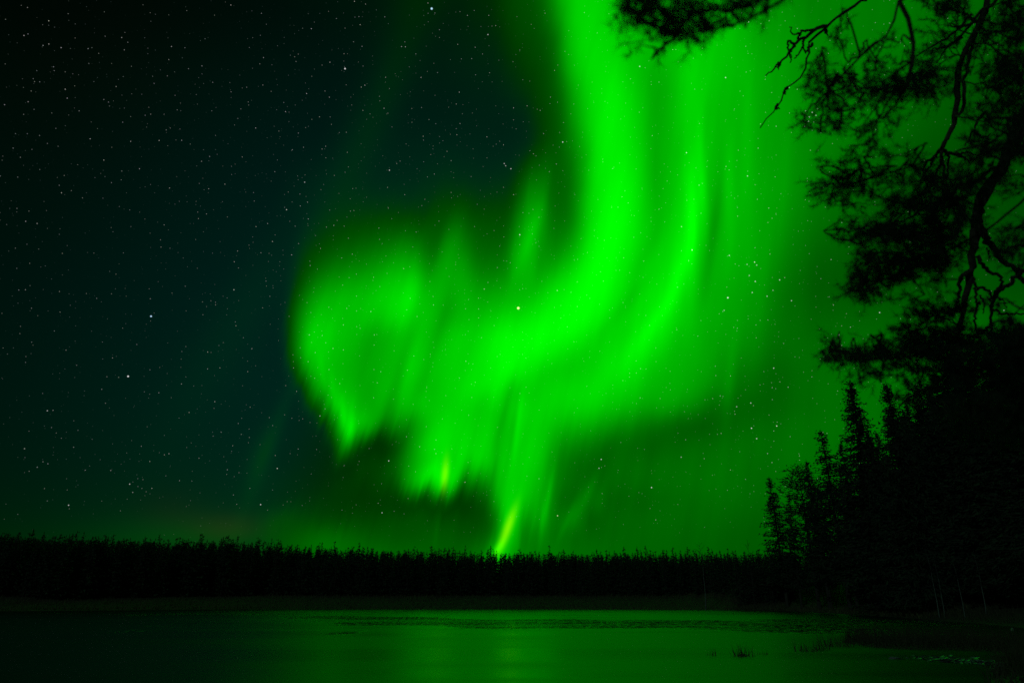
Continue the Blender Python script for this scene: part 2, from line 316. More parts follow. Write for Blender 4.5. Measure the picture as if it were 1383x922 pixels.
# ------------------------------------------------------------------ mesh helpers
rng = np.random.default_rng(11)
class MB:
    def __init__(s): s.v = []; s.t = []; s.q = []; s.n = 0
    def add(s, v, t=None, q=None):
        v = np.asarray(v, float).reshape(-1, 3)
        if t is not None and len(t): s.t.append(np.asarray(t, int) + s.n)
        if q is not None and len(q): s.q.append(np.asarray(q, int) + s.n)
        s.v.append(v); s.n += len(v)
    def arrays(s):
        return (np.concatenate(s.v) if s.v else np.zeros((0, 3)),
                np.concatenate(s.t) if s.t else np.zeros((0, 3), int), np.concatenate(s.q) if s.q else np.zeros((0, 4), int))
    def merge(s, o, loc, rot, sc):
        v, t, q = o; c, si = math.cos(rot), math.sin(rot)
        w = v * np.asarray(sc); w = np.stack([w[:, 0] * c - w[:, 1] * si, w[:, 0] * si + w[:, 1] * c, w[:, 2]], 1) + np.asarray(loc)
        s.add(w, t, q)
    def mesh(s, name, m, smooth=False):
        v, t, q = s.arrays()
        me = bpy.data.meshes.new(name)
        nf = len(t) + len(q); loops = np.concatenate([t.ravel(), q.ravel()])
        me.vertices.add(len(v)); me.vertices.foreach_set('co', v.ravel().astype(np.float32))
        me.loops.add(len(loops)); me.loops.foreach_set('vertex_index', loops.astype(np.int32))
        st = np.concatenate([np.arange(len(t)) * 3, len(t) * 3 + np.arange(len(q)) * 4])
        me.polygons.add(nf); me.polygons.foreach_set('loop_start', st.astype(np.int32))
        if smooth: me.polygons.foreach_set('use_smooth', np.ones(nf, bool))
        me.update(calc_edges=True); me.validate()
        me.materials.append(m)
        return me
    def obj(s, name, m, parent=None, smooth=False, loc=None):
        return link(name, s.mesh(name, m, smooth), parent, loc)
def link(name, data, parent=None, loc=None):
    o = bpy.data.objects.new(name, data); COL.objects.link(o)
    if parent is not None: o.parent = parent
    if loc is not None: o.location = loc
    return o
def tag(o, label=None, cat=None, group=None, kind=None):
    if label: o['label'] = label
    if cat: o['category'] = cat
    if group: o['group'] = group
    if kind: o['kind'] = kind
    return o
def tube(mb, pts, rad, sides=7, cap=True):
    P = np.asarray(pts, float); n = len(P); R = np.broadcast_to(np.asarray(rad, float), (n,))
    Tn = np.gradient(P, axis=0); Tn /= np.linalg.norm(Tn, axis=1)[:, None] + 1e-9
    ref = np.array([0.31, 0.2, 0.93]); A = np.cross(Tn, ref); bad = np.linalg.norm(A, axis=1) < 0.15
    A[bad] = np.cross(Tn[bad], [1, 0, 0]); A /= np.linalg.norm(A, axis=1)[:, None]; B = np.cross(Tn, A)
    th = np.linspace(0, 2 * math.pi, sides, endpoint=False)
    ring = P[:, None, :] + R[:, None, None] * (np.cos(th)[None, :, None] * A[:, None, :] + np.sin(th)[None, :, None] * B[:, None, :])
    i = np.arange(n - 1)[:, None] * sides; j = np.arange(sides)[None, :]; k = (j + 1) % sides
    q = np.stack([i + j, i + k, i + sides + k, i + sides + j], -1).reshape(-1, 4)
    mb.add(ring.reshape(-1, 3), q=q)
    if cap:
        e = np.vstack([ring[-1], P[-1:] + Tn[-1:] * R[-1]]); mb.add(e, t=[[a, (a + 1) % sides, sides] for a in range(sides)])
def blades(mb, P, D, L, W, r=rng):
    """thin triangular needles / leaves: base P, direction D, length L, width W"""
    P = np.asarray(P, float); n = len(P)
    if n == 0: return
    D = np.asarray(D, float); D = D / (np.linalg.norm(D, axis=1)[:, None] + 1e-9)
    X = np.cross(D, r.normal(size=(n, 3))); X /= np.linalg.norm(X, axis=1)[:, None] + 1e-9
    L = np.broadcast_to(np.asarray(L, float), (n,))[:, None]; W = np.broadcast_to(np.asarray(W, float), (n,))[:, None]
    v = np.stack([P - X * W * .5, P + X * W * .5, P + D * L], 1).reshape(-1, 3)
    mb.add(v, t=np.arange(3 * n).reshape(n, 3))
def smooth_path(pts, n=24, wig=0.0, r=rng):
    P = np.asarray(pts, float); d = np.r_[0, np.cumsum(np.linalg.norm(np.diff(P, axis=0), axis=1))]
    Q = np.vstack([2 * P[0] - P[1], P, 2 * P[-1] - P[-2]]); out = []
    for t in np.linspace(0, d[-1], n):
        i = min(max(np.searchsorted(d, t) - 1, 0), len(P) - 2); f = (t - d[i]) / (d[i + 1] - d[i] + 1e-9)
        a, b, c, e = Q[i], Q[i + 1], Q[i + 2], Q[i + 3]
        out.append(0.5 * ((2 * b) + (c - a) * f + (2 * a - 5 * b + 4 * c - e) * f * f + (3 * b - a - 3 * c + e) * f ** 3))
    out = np.array(out)
    if wig:
        w = r.normal(size=out.shape) * wig; w[0] = 0; out = out + w
    return out

# ------------------------------------------------------------------ terrain and lake
gp = lambda x, y: tuple(on_ground(x, y)[:2])
LAKE = [(-420, 92), gp(-150, 826), gp(0, 825), gp(160, 823.6), gp(300, 822.4), gp(520, 822), gp(700, 822.3), gp(880, 823), gp(1010, 824), gp(1060, 824.5), gp(1110, 827), gp(1180, 831),
        gp(1250, 836), gp(1320, 841), gp(1383, 847), gp(1470, 860), gp(1470, 876), gp(1400, 885), gp(1368, 900), gp(1335, 925), gp(1260, 990), (3, 4.6), (-12, 4.2), (-60, 8), (-420, 10)]
LK = np.array(LAKE)
def lake_sd(x, y):
    """signed distance to the shore, positive on land"""
    p = np.stack([x, y], -1); a = LK; b = np.roll(LK, -1, 0); best = np.full(x.shape, 1e9); ins = np.zeros(x.shape, bool)
    for (ax, ay), (bx, by) in zip(a, b):
        ex, ey = bx - ax, by - ay; wx, wy = x - ax, y - ay
        t = np.clip((wx * ex + wy * ey) / (ex * ex + ey * ey), 0, 1)
        best = np.minimum(best, (wx - t * ex) ** 2 + (wy - t * ey) ** 2)
        c = (ay > y) != (by > y)
        ins ^= c & (x < (bx - ax) * (y - ay) / np.where(by == ay, 1e-9, by - ay) + ax)
    return np.where(ins, -1, 1) * np.sqrt(best)
sst = lambda a, b, x: (lambda t: t * t * (3 - 2 * t))(np.clip((x - a) / (b - a), 0, 1))
def hum(x, y): return 0.5 * np.sin(x * 0.9 + 1.7 * np.sin(y * 0.35)) * np.sin(y * 0.8 + 1.3 * np.sin(x * 0.27)) + 0.3 * np.sin(x * 2.3 + y * 1.1)
PEN = [(gp(1225, 872), 2.6, 3.0), (gp(1300, 873), 2.8, 3.3), (gp(1375, 876), 2.8, 3.6), (gp(1170, 868), 1.3, 2.0), (gp(1003, 885), 0.4, 0.4)]
def terrain(x, y):
    x = np.asarray(x, float); y = np.asarray(y, float); d = lake_sd(x, y)
    far = sst(30, 60, y); right = sst(22, 45, x)
    z = -0.7 + 0.85 * sst(-2.5, 0.8, d)
    dl = np.maximum(d, 0)
    z = z + far * 1.55 * sst(0.5, 14, dl) + right * (0.10 * np.minimum(dl, 25)) + 0.01 * np.minimum(dl, 400) * far
    z = z + (1 - far) * (1 - right) * 0.10 * sst(0, 3, dl)
    z = z + hum(x, y) * 0.05 * sst(0, 3, dl)
    for (cx, cy), rx, ry in PEN:
        g = np.exp(-(((x - cx) / rx) ** 2 + ((y - cy) / ry) ** 2) ** 2)
        z = np.maximum(z, -0.7 + 0.80 * g + 0.03 * g * hum(x * 3, y * 3))
    return z
azs = np.radians(np.r_[np.arange(-180, -56, 4.0), np.arange(-56, 60, 0.4), np.arange(60, 180.1, 4.0)]); azs[-1] = math.pi
rr = np.r_[0.0, 0.8 * 1.035 ** np.arange(0, 242)]
rr = rr[rr < 3200]
AZ, RR = np.meshgrid(azs, rr); GX = RR * np.sin(AZ); GY = RR * np.cos(AZ); GZ = terrain(GX, GY)
na = len(azs); nr = len(rr)
i = np.arange(nr - 1)[:, None] * na; j = np.arange(na - 1)[None, :]
tb = MB(); tb.add(np.stack([GX, GY, GZ], -1).reshape(-1, 3), q=np.stack([i + j, i + j + 1, i + na + j + 1, i + na + j], -1).reshape(-1, 4))
M_GROUND = mat('bog_ground', (0.05, 0.045, 0.03), (0.14, 0.125, 0.07), 0.7, 0.95, 0.6)
tag(tb.obj('ground', M_GROUND, smooth=True), kind='structure')

M_WATER = bpy.data.materials.new('half_frozen_water'); M_WATER.use_nodes = True
nt = M_WATER.node_tree; pb = nt.nodes['Principled BSDF']; L = nt.links.new
def n2(t, **k):
    n = nt.nodes.new(t)
    for a, b in k.items(): setattr(n, a, b)
    return n
tc = n2('ShaderNodeTexCoord')
def noise2(sc, stretch, det=3.0, dist=0.0):
    mp = n2('ShaderNodeMapping'); mp.inputs['Scale'].default_value = stretch; L(tc.outputs['Object'], mp.inputs[0])
    n = n2('ShaderNodeTexNoise'); n.inputs['Scale'].default_value = sc; n.inputs['Detail'].default_value = det; n.inputs['Distortion'].default_value = dist
    L(mp.outputs[0], n.inputs['Vector']); return n.outputs[0]
def m2(op, a, b=None, c=None):
    n = n2('ShaderNodeMath', operation=op)
    for s_, v in zip(n.inputs, (a, b, c)):
        if v is None: continue
        if hasattr(v, 'is_output'): L(v, s_)
        else: s_.default_value = v
    return n.outputs[0]
def mr2(x, a, b, lo, hi):
    n = n2('ShaderNodeMapRange', interpolation_type='SMOOTHSTEP')
    L(x, n.inputs[0]); n.inputs[1].default_value = a; n.inputs[2].default_value = b; n.inputs[3].default_value = lo; n.inputs[4].default_value = hi
    return n.outputs[0]
sx = n2('ShaderNodeSeparateXYZ'); L(tc.outputs['Object'], sx.inputs[0])
# an open, wind-rippled lead in the ice, curving from the far shore towards the right bank
west = m2('MULTIPLY', m2('MAXIMUM', m2('MULTIPLY', sx.outputs[0], -1.0), 0.0), 0.75)
lead_y = m2('ADD', m2('ADD', west, 51.0), m2('MULTIPLY', m2('SUBTRACT', noise2(0.05, (1, 0.3, 1)), 0.5), 10.0))
lead_d = m2('ABSOLUTE', m2('SUBTRACT', sx.outputs[1], lead_y))
lead = m2('MULTIPLY', mr2(lead_d, 5.0, 13.0, 1.0, 0.0), mr2(sx.outputs[0], -34.0, -4.0, 0.25, 1.0))
lead = mr2(m2('ADD', lead, m2('MULTIPLY', m2('SUBTRACT', noise2(0.16, (0.5, 0.5, 1), 6.0, 0.8), 0.5), 3.2)), 0.35, 0.9, 0.0, 1.0)
flake = mr2(noise2(4.0, (0.8, 0.22, 1), 3.0, 0.3), 0.50, 0.60, 0.0, 1.0)
fine = noise2(5.0, (0.35, 1.6, 1), 3.0)
chop = noise2(1.3, (0.55, 2.6, 1), 5.0, 0.5)
long_ = noise2(0.16, (0.22, 1.4, 1), 3.0, 0.4)
h = m2('ADD', m2('MULTIPLY', m2('MULTIPLY', chop, m2('MULTIPLY', lead, flake)), 0.20), m2('MULTIPLY', fine, 0.006))
bp = n2('ShaderNodeBump'); bp.inputs['Strength'].default_value = 1.0; bp.inputs['Distance'].default_value = 1.0
L(h, bp.inputs['Height']); L(bp.outputs[0], pb.inputs['Normal'])
rg = mr2(long_, 0.3, 0.7, 0.25, 0.36)
still = m2('MULTIPLY', lead, m2('SUBTRACT', 1.0, flake))
rg = m2('SUBTRACT', rg, m2('MULTIPLY', still, 0.16)); L(rg, pb.inputs['Roughness'])
pb.inputs['Coat Weight'].default_value = 0.0; L(rg, pb.inputs['Coat Roughness']); pb.inputs['Coat IOR'].default_value = 1.33; L(bp.outputs[0], pb.inputs['Coat Normal'])
pb.inputs['Base Color'].default_value = (0.012, 0.018, 0.018, 1); pb.inputs['IOR'].default_value = 1.31
wb = MB(); xs = np.linspace(-460, 420, 23); ys = np.linspace(-20, 160, 10)
X, Y = np.meshgrid(xs, ys); ii = np.arange(9)[:, None] * 23; jj = np.arange(22)[None, :]
wb.add(np.stack([X, Y, X * 0], -1).reshape(-1, 3), q=np.stack([ii + jj, ii + jj + 1, ii + 24 + jj, ii + 23 + jj], -1).reshape(-1, 4))
tag(wb.obj('water', M_WATER), kind='structure')

# ------------------------------------------------------------------ conifers
def conifer(h, base, w, tiers, per, sprays, sl, sw, kind='spruce', seed=0, gap=0.0, trunk_r=None, pw=0.78):
    """returns trunk and crown builders; h height, base share of bare trunk, w crown radius"""
    r = np.random.default_rng(seed); tr = MB(); cr = MB()
    bend = r.normal(size=2) * 0.012 * h
    def ax(z): t = z / h; return np.array([bend[0] * t * t, bend[1] * t * t, z])
    zs = np.linspace(-0.3, h, 10); R = trunk_r or h * 0.011
    tube(tr, [ax(z) for z in zs], R * (1 - 0.93 * np.clip(zs / h, 0, 1)), 6)
    P, D, Ls, Ws = [], [], [], []
    for k in range(tiers):
        t = (k + r.random() * 0.8) / tiers; z = h * (base + (1 - base) * t)
        if kind == 'spruce': prof = (1 - t) ** pw * (0.55 + 0.45 * min(1, t * 5 + 0.3)) + 0.02
        else: prof = (math.sin(math.pi * min(1, 0.22 + 0.78 * t)) ** 0.6) * (0.75 + 0.4 * math.sin(k * 2.1 + seed)) + 0.05
        t0 = t
        for b in range(per):
            if gap and r.random() < gap: continue
            t = min(0.995, max(0.0, t0 + r.uniform(-0.8, 0.8) / tiers * 1.5)); z = h * (base + (1 - base) * t)
            a = r.random() * 2 * math.pi; Lb = w * prof * r.uniform(0.55, 1.15)
            up = r.uniform(-0.35, -0.05) if kind == 'spruce' else r.uniform(-0.1, 0.45)
            if t > 0.9: up = r.uniform(0.1, 0.6)
            dv = np.array([math.cos(a), math.sin(a), up]); o = ax(z)
            n = max(1, int(sprays * (0.35 + 0.65 * prof)))
            f = r.uniform(0.1, 1.0, n) if kind == 'spruce' else r.uniform(0.45, 1.05, n)
            curve = np.zeros((n, 3)); curve[:, 2] = (0.18 if kind == 'spruce' else 0.12) * Lb * f * f
            P.append(o + dv * Lb * f[:, None] + curve + r.normal(size=(n, 3)) * (0.03 if kind == 'spruce' else 0.09) * w)
            side = r.normal(size=(n, 3)) * 0.75
            side[:, 2] = side[:, 2] * 0.5 + (-0.35 if kind == 'spruce' else 0.25)
            D.append(dv + side)
            Ls.append(sl * r.uniform(0.6, 1.3, n) * (0.3 + 0.7 * prof if kind == 'spruce' else 0.5 + 0.5 * prof)); Ws.append(sw * r.uniform(0.6, 1.3, n))
            if tiers > 20:
                tube(tr, [o, o + dv * Lb * 0.55 + [0, 0, 0.04 * Lb], o + dv * Lb * 0.95 + [0, 0, 0.16 * Lb]], [R * 0.28, R * 0.18, R * 0.06], 3, False)
    blades(cr, np.concatenate(P), np.concatenate(D), np.concatenate(Ls), np.concatenate(Ws), r)
    blades(cr, [ax(h * 0.985)] * 3, [[0.05, 0, 1], [-0.06, 0.03, 1], [0, -0.05, 1]], h * 0.045, sw * 0.4, r)
    return tr, cr
def place_tree(name, variant, x, y, htop, label, cat, group=None, rot=None, wide=1.0, z0=None):
    tm, cm, h0 = variant
    z = float(terrain(x, y)) if z0 is None else z0
    e = bpy.data.objects.new(name, None); COL.objects.link(e); e.empty_display_size = 0.5
    s = (htop - z) / h0; e.location = (x, y, z); e.scale = (s * wide, s * wide, s)
    e.rotation_euler = (0, 0, rng.random() * 6.28 if rot is None else rot)
    link('trunk', tm, e); link('crown', cm, e)
    return tag(e, label, cat, group)
def variant(*a, bark=None, needle=None, **k):
    t, c = conifer(*a, **k)
    return (t.mesh('trunk', bark or M_BARK), c.mesh('crown', needle or M_SPRUCE), a[0])

# far treeline
FARV = []; FARA = []
for s in range(9):
    t, c = conifer(10.0, 0.03, [1.5, 1.8, 1.3, 2.0][s % 4], 24, 7, 4, 0.50, 0.30, 'spruce', 40 + s, pw=0.7)
    FARV.append((t.mesh('trunk', M_BARK), c.mesh('crown', M_SPRUCE), 10.0))
    m_ = MB(); a1, a2 = t.arrays(), c.arrays(); m_.add(*a1); m_.add(*a2); FARA.append(m_.arrays())
TOPX = [-400, -60, 0, 60, 130, 200, 300, 350, 420, 500, 580, 700, 800, 900, 1000, 1080, 1250, 1500]
TOPY = [712, 719, 722, 725, 727, 729, 730, 734, 738, 740, 743, 745, 745, 745, 745, 742, 742, 742]
def far_top(px): return float(np.interp(px, TOPX, TOPY))
def shore_y(x):
    ysr = np.linspace(80, 150, 141); d = lake_sd(np.full(141, x), ysr); k = np.argmax((d > 0) & (ysr > 84)); return ysr[k]
YH = yk(790)
N_FAR = 270
cnt = 0
for k in range(N_FAR):
    px = -14 + (1074 + 14) * (k + rng.uniform(-0.35, 0.35)) / N_FAR
    u = (px - 691.5) / YH
    y0 = shore_y(u * 112) + 13 + abs(rng.normal()) * 4
    x = u * y0
    j = rng.choice([0, 1, 2], p=[0.2, 0.5, 0.30])
    tp = far_top(px) + [rng.uniform(-8, -2), rng.uniform(-2, 3), rng.uniform(3, 8)][j]
    place_tree('spruce_tree', FARV[int(rng.integers(0, 9))], x, y0, EYE + y0 * vk(tp),
               'small dark conifer in the front row of the treeline across the lake', 'tree', 'conifers of the treeline across the lake', wide=rng.uniform(0.95, 1.5))
fm = MB()
for k in range(2600):
    px = rng.uniform(-330, 1330); u = (px - 691.5) / YH
    y0 = shore_y(u * 112) + 16 + rng.uniform(-1, 40); x = u * y0
    tp = far_top(px) + rng.uniform(2.5, 16); z = float(terrain(x, y0)); hh = EYE + y0 * vk(tp) - z
    s = hh / 10.0; fm.merge(FARA[int(rng.integers(0, 9))], (x, y0, z), rng.random() * 6.28, (s * 1.35, s * 1.35, s))
tag(fm.obj('forest', M_SPRUCE), 'dense black forest mass behind the front row across the lake', 'forest', kind='stuff')

# right bank wood: a tree is given by where its tip shows and how far off it stands
SPR = [variant(20.0, 0.04, 4.0 + 0.3 * s, 54, 13, 20, 0.55, 0.16, kind='spruce', seed=70 + s) for s in range(3)]
SLIM = [variant(16.0, 0.16, 2.6 + 0.25 * s, 38, 11, 15, 0.45, 0.16, kind='spruce', seed=80 + s, gap=0.2) for s in range(3)]
PIN = [variant(16.0, 0.36, 2.5 + 0.3 * s, 26, 7, 34, 0.38, 0.13, kind='pine', seed=90 + s, gap=0.2, needle=M_PINE) for s in range(3)]
def tip(px, py, y): return ((px - 691.5) / yk(py) * y, y, EYE + y * vk(py))
RIGHT = [
 (1041, 646, 84, SLIM[0], 1.25, 'spruce_tree', 'slender ragged spruce standing farthest left in the right bank wood'),
 (1062, 668, 88, SLIM[2], 0.9, 'spruce_tree', 'short thin spruce between the leftmost ragged spruce and the round-headed pine'),
 (1079, 631, 80, PIN[0], 1.35, 'pine_tree', 'round-headed pine with one long limb reaching left over the lake edge'),
 (1091, 624, 84, SLIM[1], 0.9, 'spruce_tree', 'narrow spruce whose tip pokes up just right of the round-headed pine'),
 (1110, 582, 74, SLIM[2], 1.15, 'spruce_tree', 'tall thin see-through conifer left of the big pointed spruce'),
 (1100, 668, 78, PIN[1], 1.0, 'pine_tree', 'low bushy pine below the tall thin see-through conifer'),
 (1127, 630, 72, PIN[2], 1.1, 'pine_tree', 'half hidden pine at the left foot of the big pointed spruce'),
 (1149, 517, 64, SPR[1], 1.0, 'spruce_tree', 'big dense pointed spruce with its tip clear against the green sky'),
 (1137, 600, 66, SLIM[1], 1.1, 'spruce_tree', 'narrow spruce leaning into the left flank of the big pointed spruce'),
 (1175, 585, 62, SPR[0], 0.9, 'spruce_tree', 'spruce filling the notch between the two highest pointed spruces'),
 (1194, 519, 60, SPR[2], 0.82, 'spruce_tree', 'second pointed spruce, its tip just under the drooping pine bough'),
]
def behind_shore(px, py, y, gap=1.5):
    while True:
        x, y, zt = tip(px, py, y)
        if float(lake_sd(np.array([x]), np.array([y]))[0]) > gap: return x, y, zt
        y += 1.0
for px, py, y, v, w_, nm, lab in RIGHT:
    x, y, zt = behind_shore(px, py, y); place_tree(nm, v, x, y, zt, lab, 'tree', wide=w_)
# the black depth of the wood
fill = []
for k in range(46):
    px = rng.uniform(1095, 1500); y = rng.uniform(46, 84)
    lo = np.interp(px, [1095, 1130, 1160, 1200, 1240, 1290, 1383, 1500], [715, 660, 610, 560, 520, 480, 430, 420])
    fill.append((px, lo + rng.uniform(0, 90), y))
fill += [(1222, 548, 56), (1243, 520, 50), (1262, 505, 53), (1284, 482, 47), (1306, 497, 50), (1332, 470, 44), (1358, 480, 47), (1380, 440, 42), (1238, 560, 47), (1300, 560, 43), (1345, 530, 40), (1390, 500, 38)]
nf = 0
for px, py, y in fill:
    x, y, zt = behind_shore(px, py, y, 6.0)
    v = [SPR, SLIM, PIN][int(rng.choice([0, 1, 2], p=[.6, .25, .15]))][int(rng.integers(0, 3))]
    place_tree('spruce_tree', v, x, y, zt, 'dark conifer lost in the black depth of the right bank wood', 'tree', 'conifers in the depth of the right bank wood', wide=1.05)

# pale birch trunks and the bare saplings
def bare_tree(h, seed, lean=0.0, r0=None, n=16, up=0.9):
    r = np.random.default_rng(seed); tr = MB(); cr = MB()
    z = np.linspace(-0.2, h, 10); x = lean * z + 0.02 * h * np.sin(z / h * 5 + seed) + r.normal() * 0.02 * z + 0.008 * h * np.sin(z / h * 13 + seed); pts = np.stack([x, 0.3 * x, z], 1)
    R = r0 or 0.008 * h; tube(tr, pts, R * (1.05 - np.clip(z / h, 0, 1)), 6)
    for k in range(n):
        t = r.uniform(0.35, 0.97); i = int(t * 9); o = pts[i] + (pts[min(i + 1, 9)] - pts[i]) * (t * 9 - i); a = r.random() * 6.28; Lb = h * 0.22 * (1.15 - t) * r.uniform(.7, 1.3)
        d = np.array([math.cos(a), math.sin(a), up]); q = smooth_path([o, o + d * Lb * .5, o + d * Lb + [0, 0, -0.1 * Lb]], 5)
        tube(cr, q, np.linspace(R * .3, R * .08, 5), 3, False)
        for m in range(5):
            o2 = q[int(r.integers(1, 5))]; d2 = d + r.normal(size=3) * 0.6; tube(cr, [o2, o2 + d2 * Lb * .3], [R * .12, R * .04], 3, False)
    return tr.mesh('trunk', M_BIRCH if h > 6 else M_TWIG), cr.mesh('crown', M_TWIG), h
BARE = [bare_tree(9, 5, -0.02), bare_tree(9, 6, 0.06), bare_tree(5, 7, 0.05, 0.03, 22, 1.3)]
for px, py, y, v, lab in [(1250, 735, 56, 0, 'pale birch trunk leaning slightly in the dark right bank wood, thickest of the pale trunks'),
                          (1312, 738, 56, 1, 'pale thin birch trunk nearest the right edge of the picture'),
                          (1286, 748, 56, 0, 'faint short birch trunk between the two brighter pale trunks'),
                          (1259, 750, 56, 1, 'faint second stem just right of the thickest pale birch'),
                          (946, 728, 92, 0, 'bare birch with pale stem rising above the far treeline'),
                          (1008, 728, 90, 2, 'twiggy leafless sapling left of the right bank wood')]:
    x, y, zt = behind_shore(px, py, y, 0.6)
    place_tree('birch_tree', BARE[v], x, y, zt, lab, 'tree', rot=0.4)
for px, base, lab in [(703, 812, 'tiny dead sapling on the shore meadow under the bright ray'), (416, 815, 'small dark sapling on the left shore meadow'), (460, 813, 'leafless shrub stem on the meadow where dim sky turns green')]:
    y = shore_y((px - 691.5) / YH * 106) + 3.5; x = (px - 691.5) / yk(810) * y
    place_tree('sapling', BARE[2], x, y, float(terrain(x, y)) + 1.6, lab, 'sapling')

# ------------------------------------------------------------------ grass, sedge and shore litter
def grass_patch(pts, h, w, lean=0.35, r=rng):
    mb = MB(); P = np.asarray(pts, float); D = r.normal(size=P.shape) * lean; D[:, 2] = 1.0
    blades(mb, P, D, h * r.uniform(0.5, 1.2, len(P)), w, r); return mb
pts = []
while len(pts) < 16000:
    x = rng.uniform(-110, 78, 4000); y = rng.uniform(60, 130, 4000); d = lake_sd(x, y)
    ok = (d > 0.05) & (d < 15) & (rng.random(4000) < 0.25 + 0.75 * np.exp(-d / 5))
    z = terrain(x, y) - 0.03; pts += list(np.stack([x, y, z], 1)[ok])
tag(grass_patch(pts, 0.42, 0.09).obj('grass', M_MEADOW), 'low bog grass along the far shore meadow', 'grass', kind='stuff')
pts = []
while len(pts) < 12000:
    x = rng.uniform(8, 30, 4000); y = rng.uniform(17, 38, 4000); z = terrain(x, y); ok = (z > 0.0) & (lake_sd(x, y) < 1.5)
    pts += list(np.stack([x, y, z - 0.03], 1)[ok])
tag(grass_patch(pts, 0.72, 0.02, 0.40).obj('sedge', M_SEDGE), 'thick dry sedge on the low spit in the lake at lower right', 'sedge', kind='stuff')
pts = []
while len(pts) < 14000:
    x = rng.uniform(8, 75, 4000); y = rng.uniform(10, 105, 4000); d = lake_sd(x, y); z = terrain(x, y); ok = (d > 0.2) & (d < 9) & (x > y * 0.3)
    pts += list(np.stack([x, y, z - 0.03], 1)[ok])
tag(grass_patch(pts, 0.55, 0.05, 0.5).obj('undergrowth', M_SEDGE), 'dark heather and grass on the right bank under the trees', 'undergrowth', kind='stuff')
TUFTS = [(961, 884, 0.16, 14, 'two or three thin reed blades standing alone in the lake, farthest left'),
         (1003, 885, 0.28, 46, 'low dark reed tuft on a tiny hummock in open water'),
         (1030, 883, 0.10, 16, 'very low stub of reeds just right of the hummock tuft'),
         (1079, 878, 0.30, 10, 'single upright clump of tall reed blades left of the spit'),
         (1092, 879, 0.22, 40, 'wide loose reed tuft between the tall clump and the spit'),
         (1112, 877, 0.42, 34, 'tallest reed tuft, dark, at the left tip of the spit'),
         (1134, 872, 0.34, 80, 'dense reed tuft growing into the left end of the spit')]
for px, py, h_, n, lab in TUFTS:
    c = on_ground(px, py); r = np.random.default_rng(int(px)); a = r.random(n) * 6.28; q = np.sqrt(r.random(n)) * (0.06 + 0.004 * n)
    P = np.stack([np.cos(a) * q * 1.6, np.sin(a) * q, np.full(n, -0.02)], 1)
    g = grass_patch(P, h_ * 1.5, 0.02, 0.28, r); o = g.obj('reed_tuft', M_SEDGE, loc=(c[0], c[1], 0.0)); tag(o, lab, 'reeds', 'reed tufts standing in the lake')
def rock(mb, c, s, seed):
    r = np.random.default_rng(seed); nu, nv = 16, 9; th = np.linspace(0, 2 * math.pi, nu, endpoint=False); ph = np.linspace(0.02, math.pi - 0.02, nv)
    T_, P_ = np.meshgrid(th, ph); d = np.stack([np.sin(P_) * np.cos(T_), np.sin(P_) * np.sin(T_), np.cos(P_)], -1)
    k = 1 + 0.16 * np.sin(d[..., 0] * 3.1 + seed) + 0.13 * np.sin(d[..., 1] * 4.3 + 2 * seed) + 0.1 * np.sin(d[..., 2] * 5 + d[..., 0] * 4)
    v = (d * k[..., None] * np.asarray(s) + np.asarray(c)).reshape(-1, 3); i = np.arange(nv - 1)[:, None] * nu; j = np.arange(nu)[None, :]; jk = (j + 1) % nu
    mb.add(v, q=np.stack([i + j, i + jk, i + nu + jk, i + nu + j], -1).reshape(-1, 4))
for px, py, s, lab in [(1360, 907, (0.42, 0.25, 0.16), 'flat pale-rimmed stone at the water edge, lower right corner'), (1208, 889, (0.14, 0.10, 0.05), 'small pale stone at the foot of the sedge spit')]:
    c = on_ground(px, py); z = float(terrain(c[0], c[1])); mb = MB(); rock(mb, (0, 0, 0), s, int(px) % 7)
    tag(mb.obj('shore_stone', M_STONE, smooth=True, loc=(c[0], c[1], max(z, 0.0) + s[2] * 0.25)), lab, 'stone')
# thin broken ice
ib = MB()
c0 = on_ground(1258, 888); c1 = on_ground(1345, 897)
for k in range(240):
    t = rng.random(); p = c0 + (c1 - c0) * t + np.r_[rng.normal(size=2) * [0.4, 0.42], 0]; n = int(rng.integers(4, 8)); a = np.sort(rng.random(n) * 6.28); s = rng.uniform(0.03, 0.10)
    tilt = rng.normal(size=2) * 0.22; xy = np.stack([np.cos(a) * s * 1.6, np.sin(a) * s], 1); z = 0.012 + np.abs(rng.normal()) * 0.012 + xy @ tilt
    top = np.c_[xy + p[:2], z]; bot = top - [0, 0, 0.008]; v = np.vstack([top, bot, [[p[0], p[1], z.mean()]]])
    ib.add(v, t=[[i, (i + 1) % n, 2 * n] for i in range(n)], q=[[i, (i + 1) % n, n + (i + 1) % n, n + i] for i in range(n)])
tag(ib.obj('ice_shards', M_ICE), 'thin broken ice glinting in front of the sedge spit', 'ice', kind='stuff')
for (pa, pb_, y, lab) in [((1205, 794), (1268, 796), 47, 'pale fallen log lying level on the right bank'), ((1345, 781), (1366, 773), 40, 'short tilted pale log near the right edge of the bank'), ((1166, 806), (1176, 803), 60, 'small pale stump end on the shore left of the level log')]:
    A = np.r_[(pa[0] - 691.5) / yk(pa[1]) * y, y, 0]; B = np.r_[(pb_[0] - 691.5) / yk(pb_[1]) * y, y + 1, 0]
    for q in (A, B): q[2] = float(terrain(q[0], q[1])) + 0.12
    if pa[0] > 1300: B[2] += 0.5
    mb = MB(); A0 = A.copy(); tube(mb, smooth_path([A - A0, (A + B) / 2 - A0 + [0, 0, 0.04], B - A0], 8, 0.01), np.linspace(0.13, 0.07, 8), 8)
    tag(mb.obj('fallen_log', M_LOG, smooth=True, loc=tuple(A0)), lab, 'log')

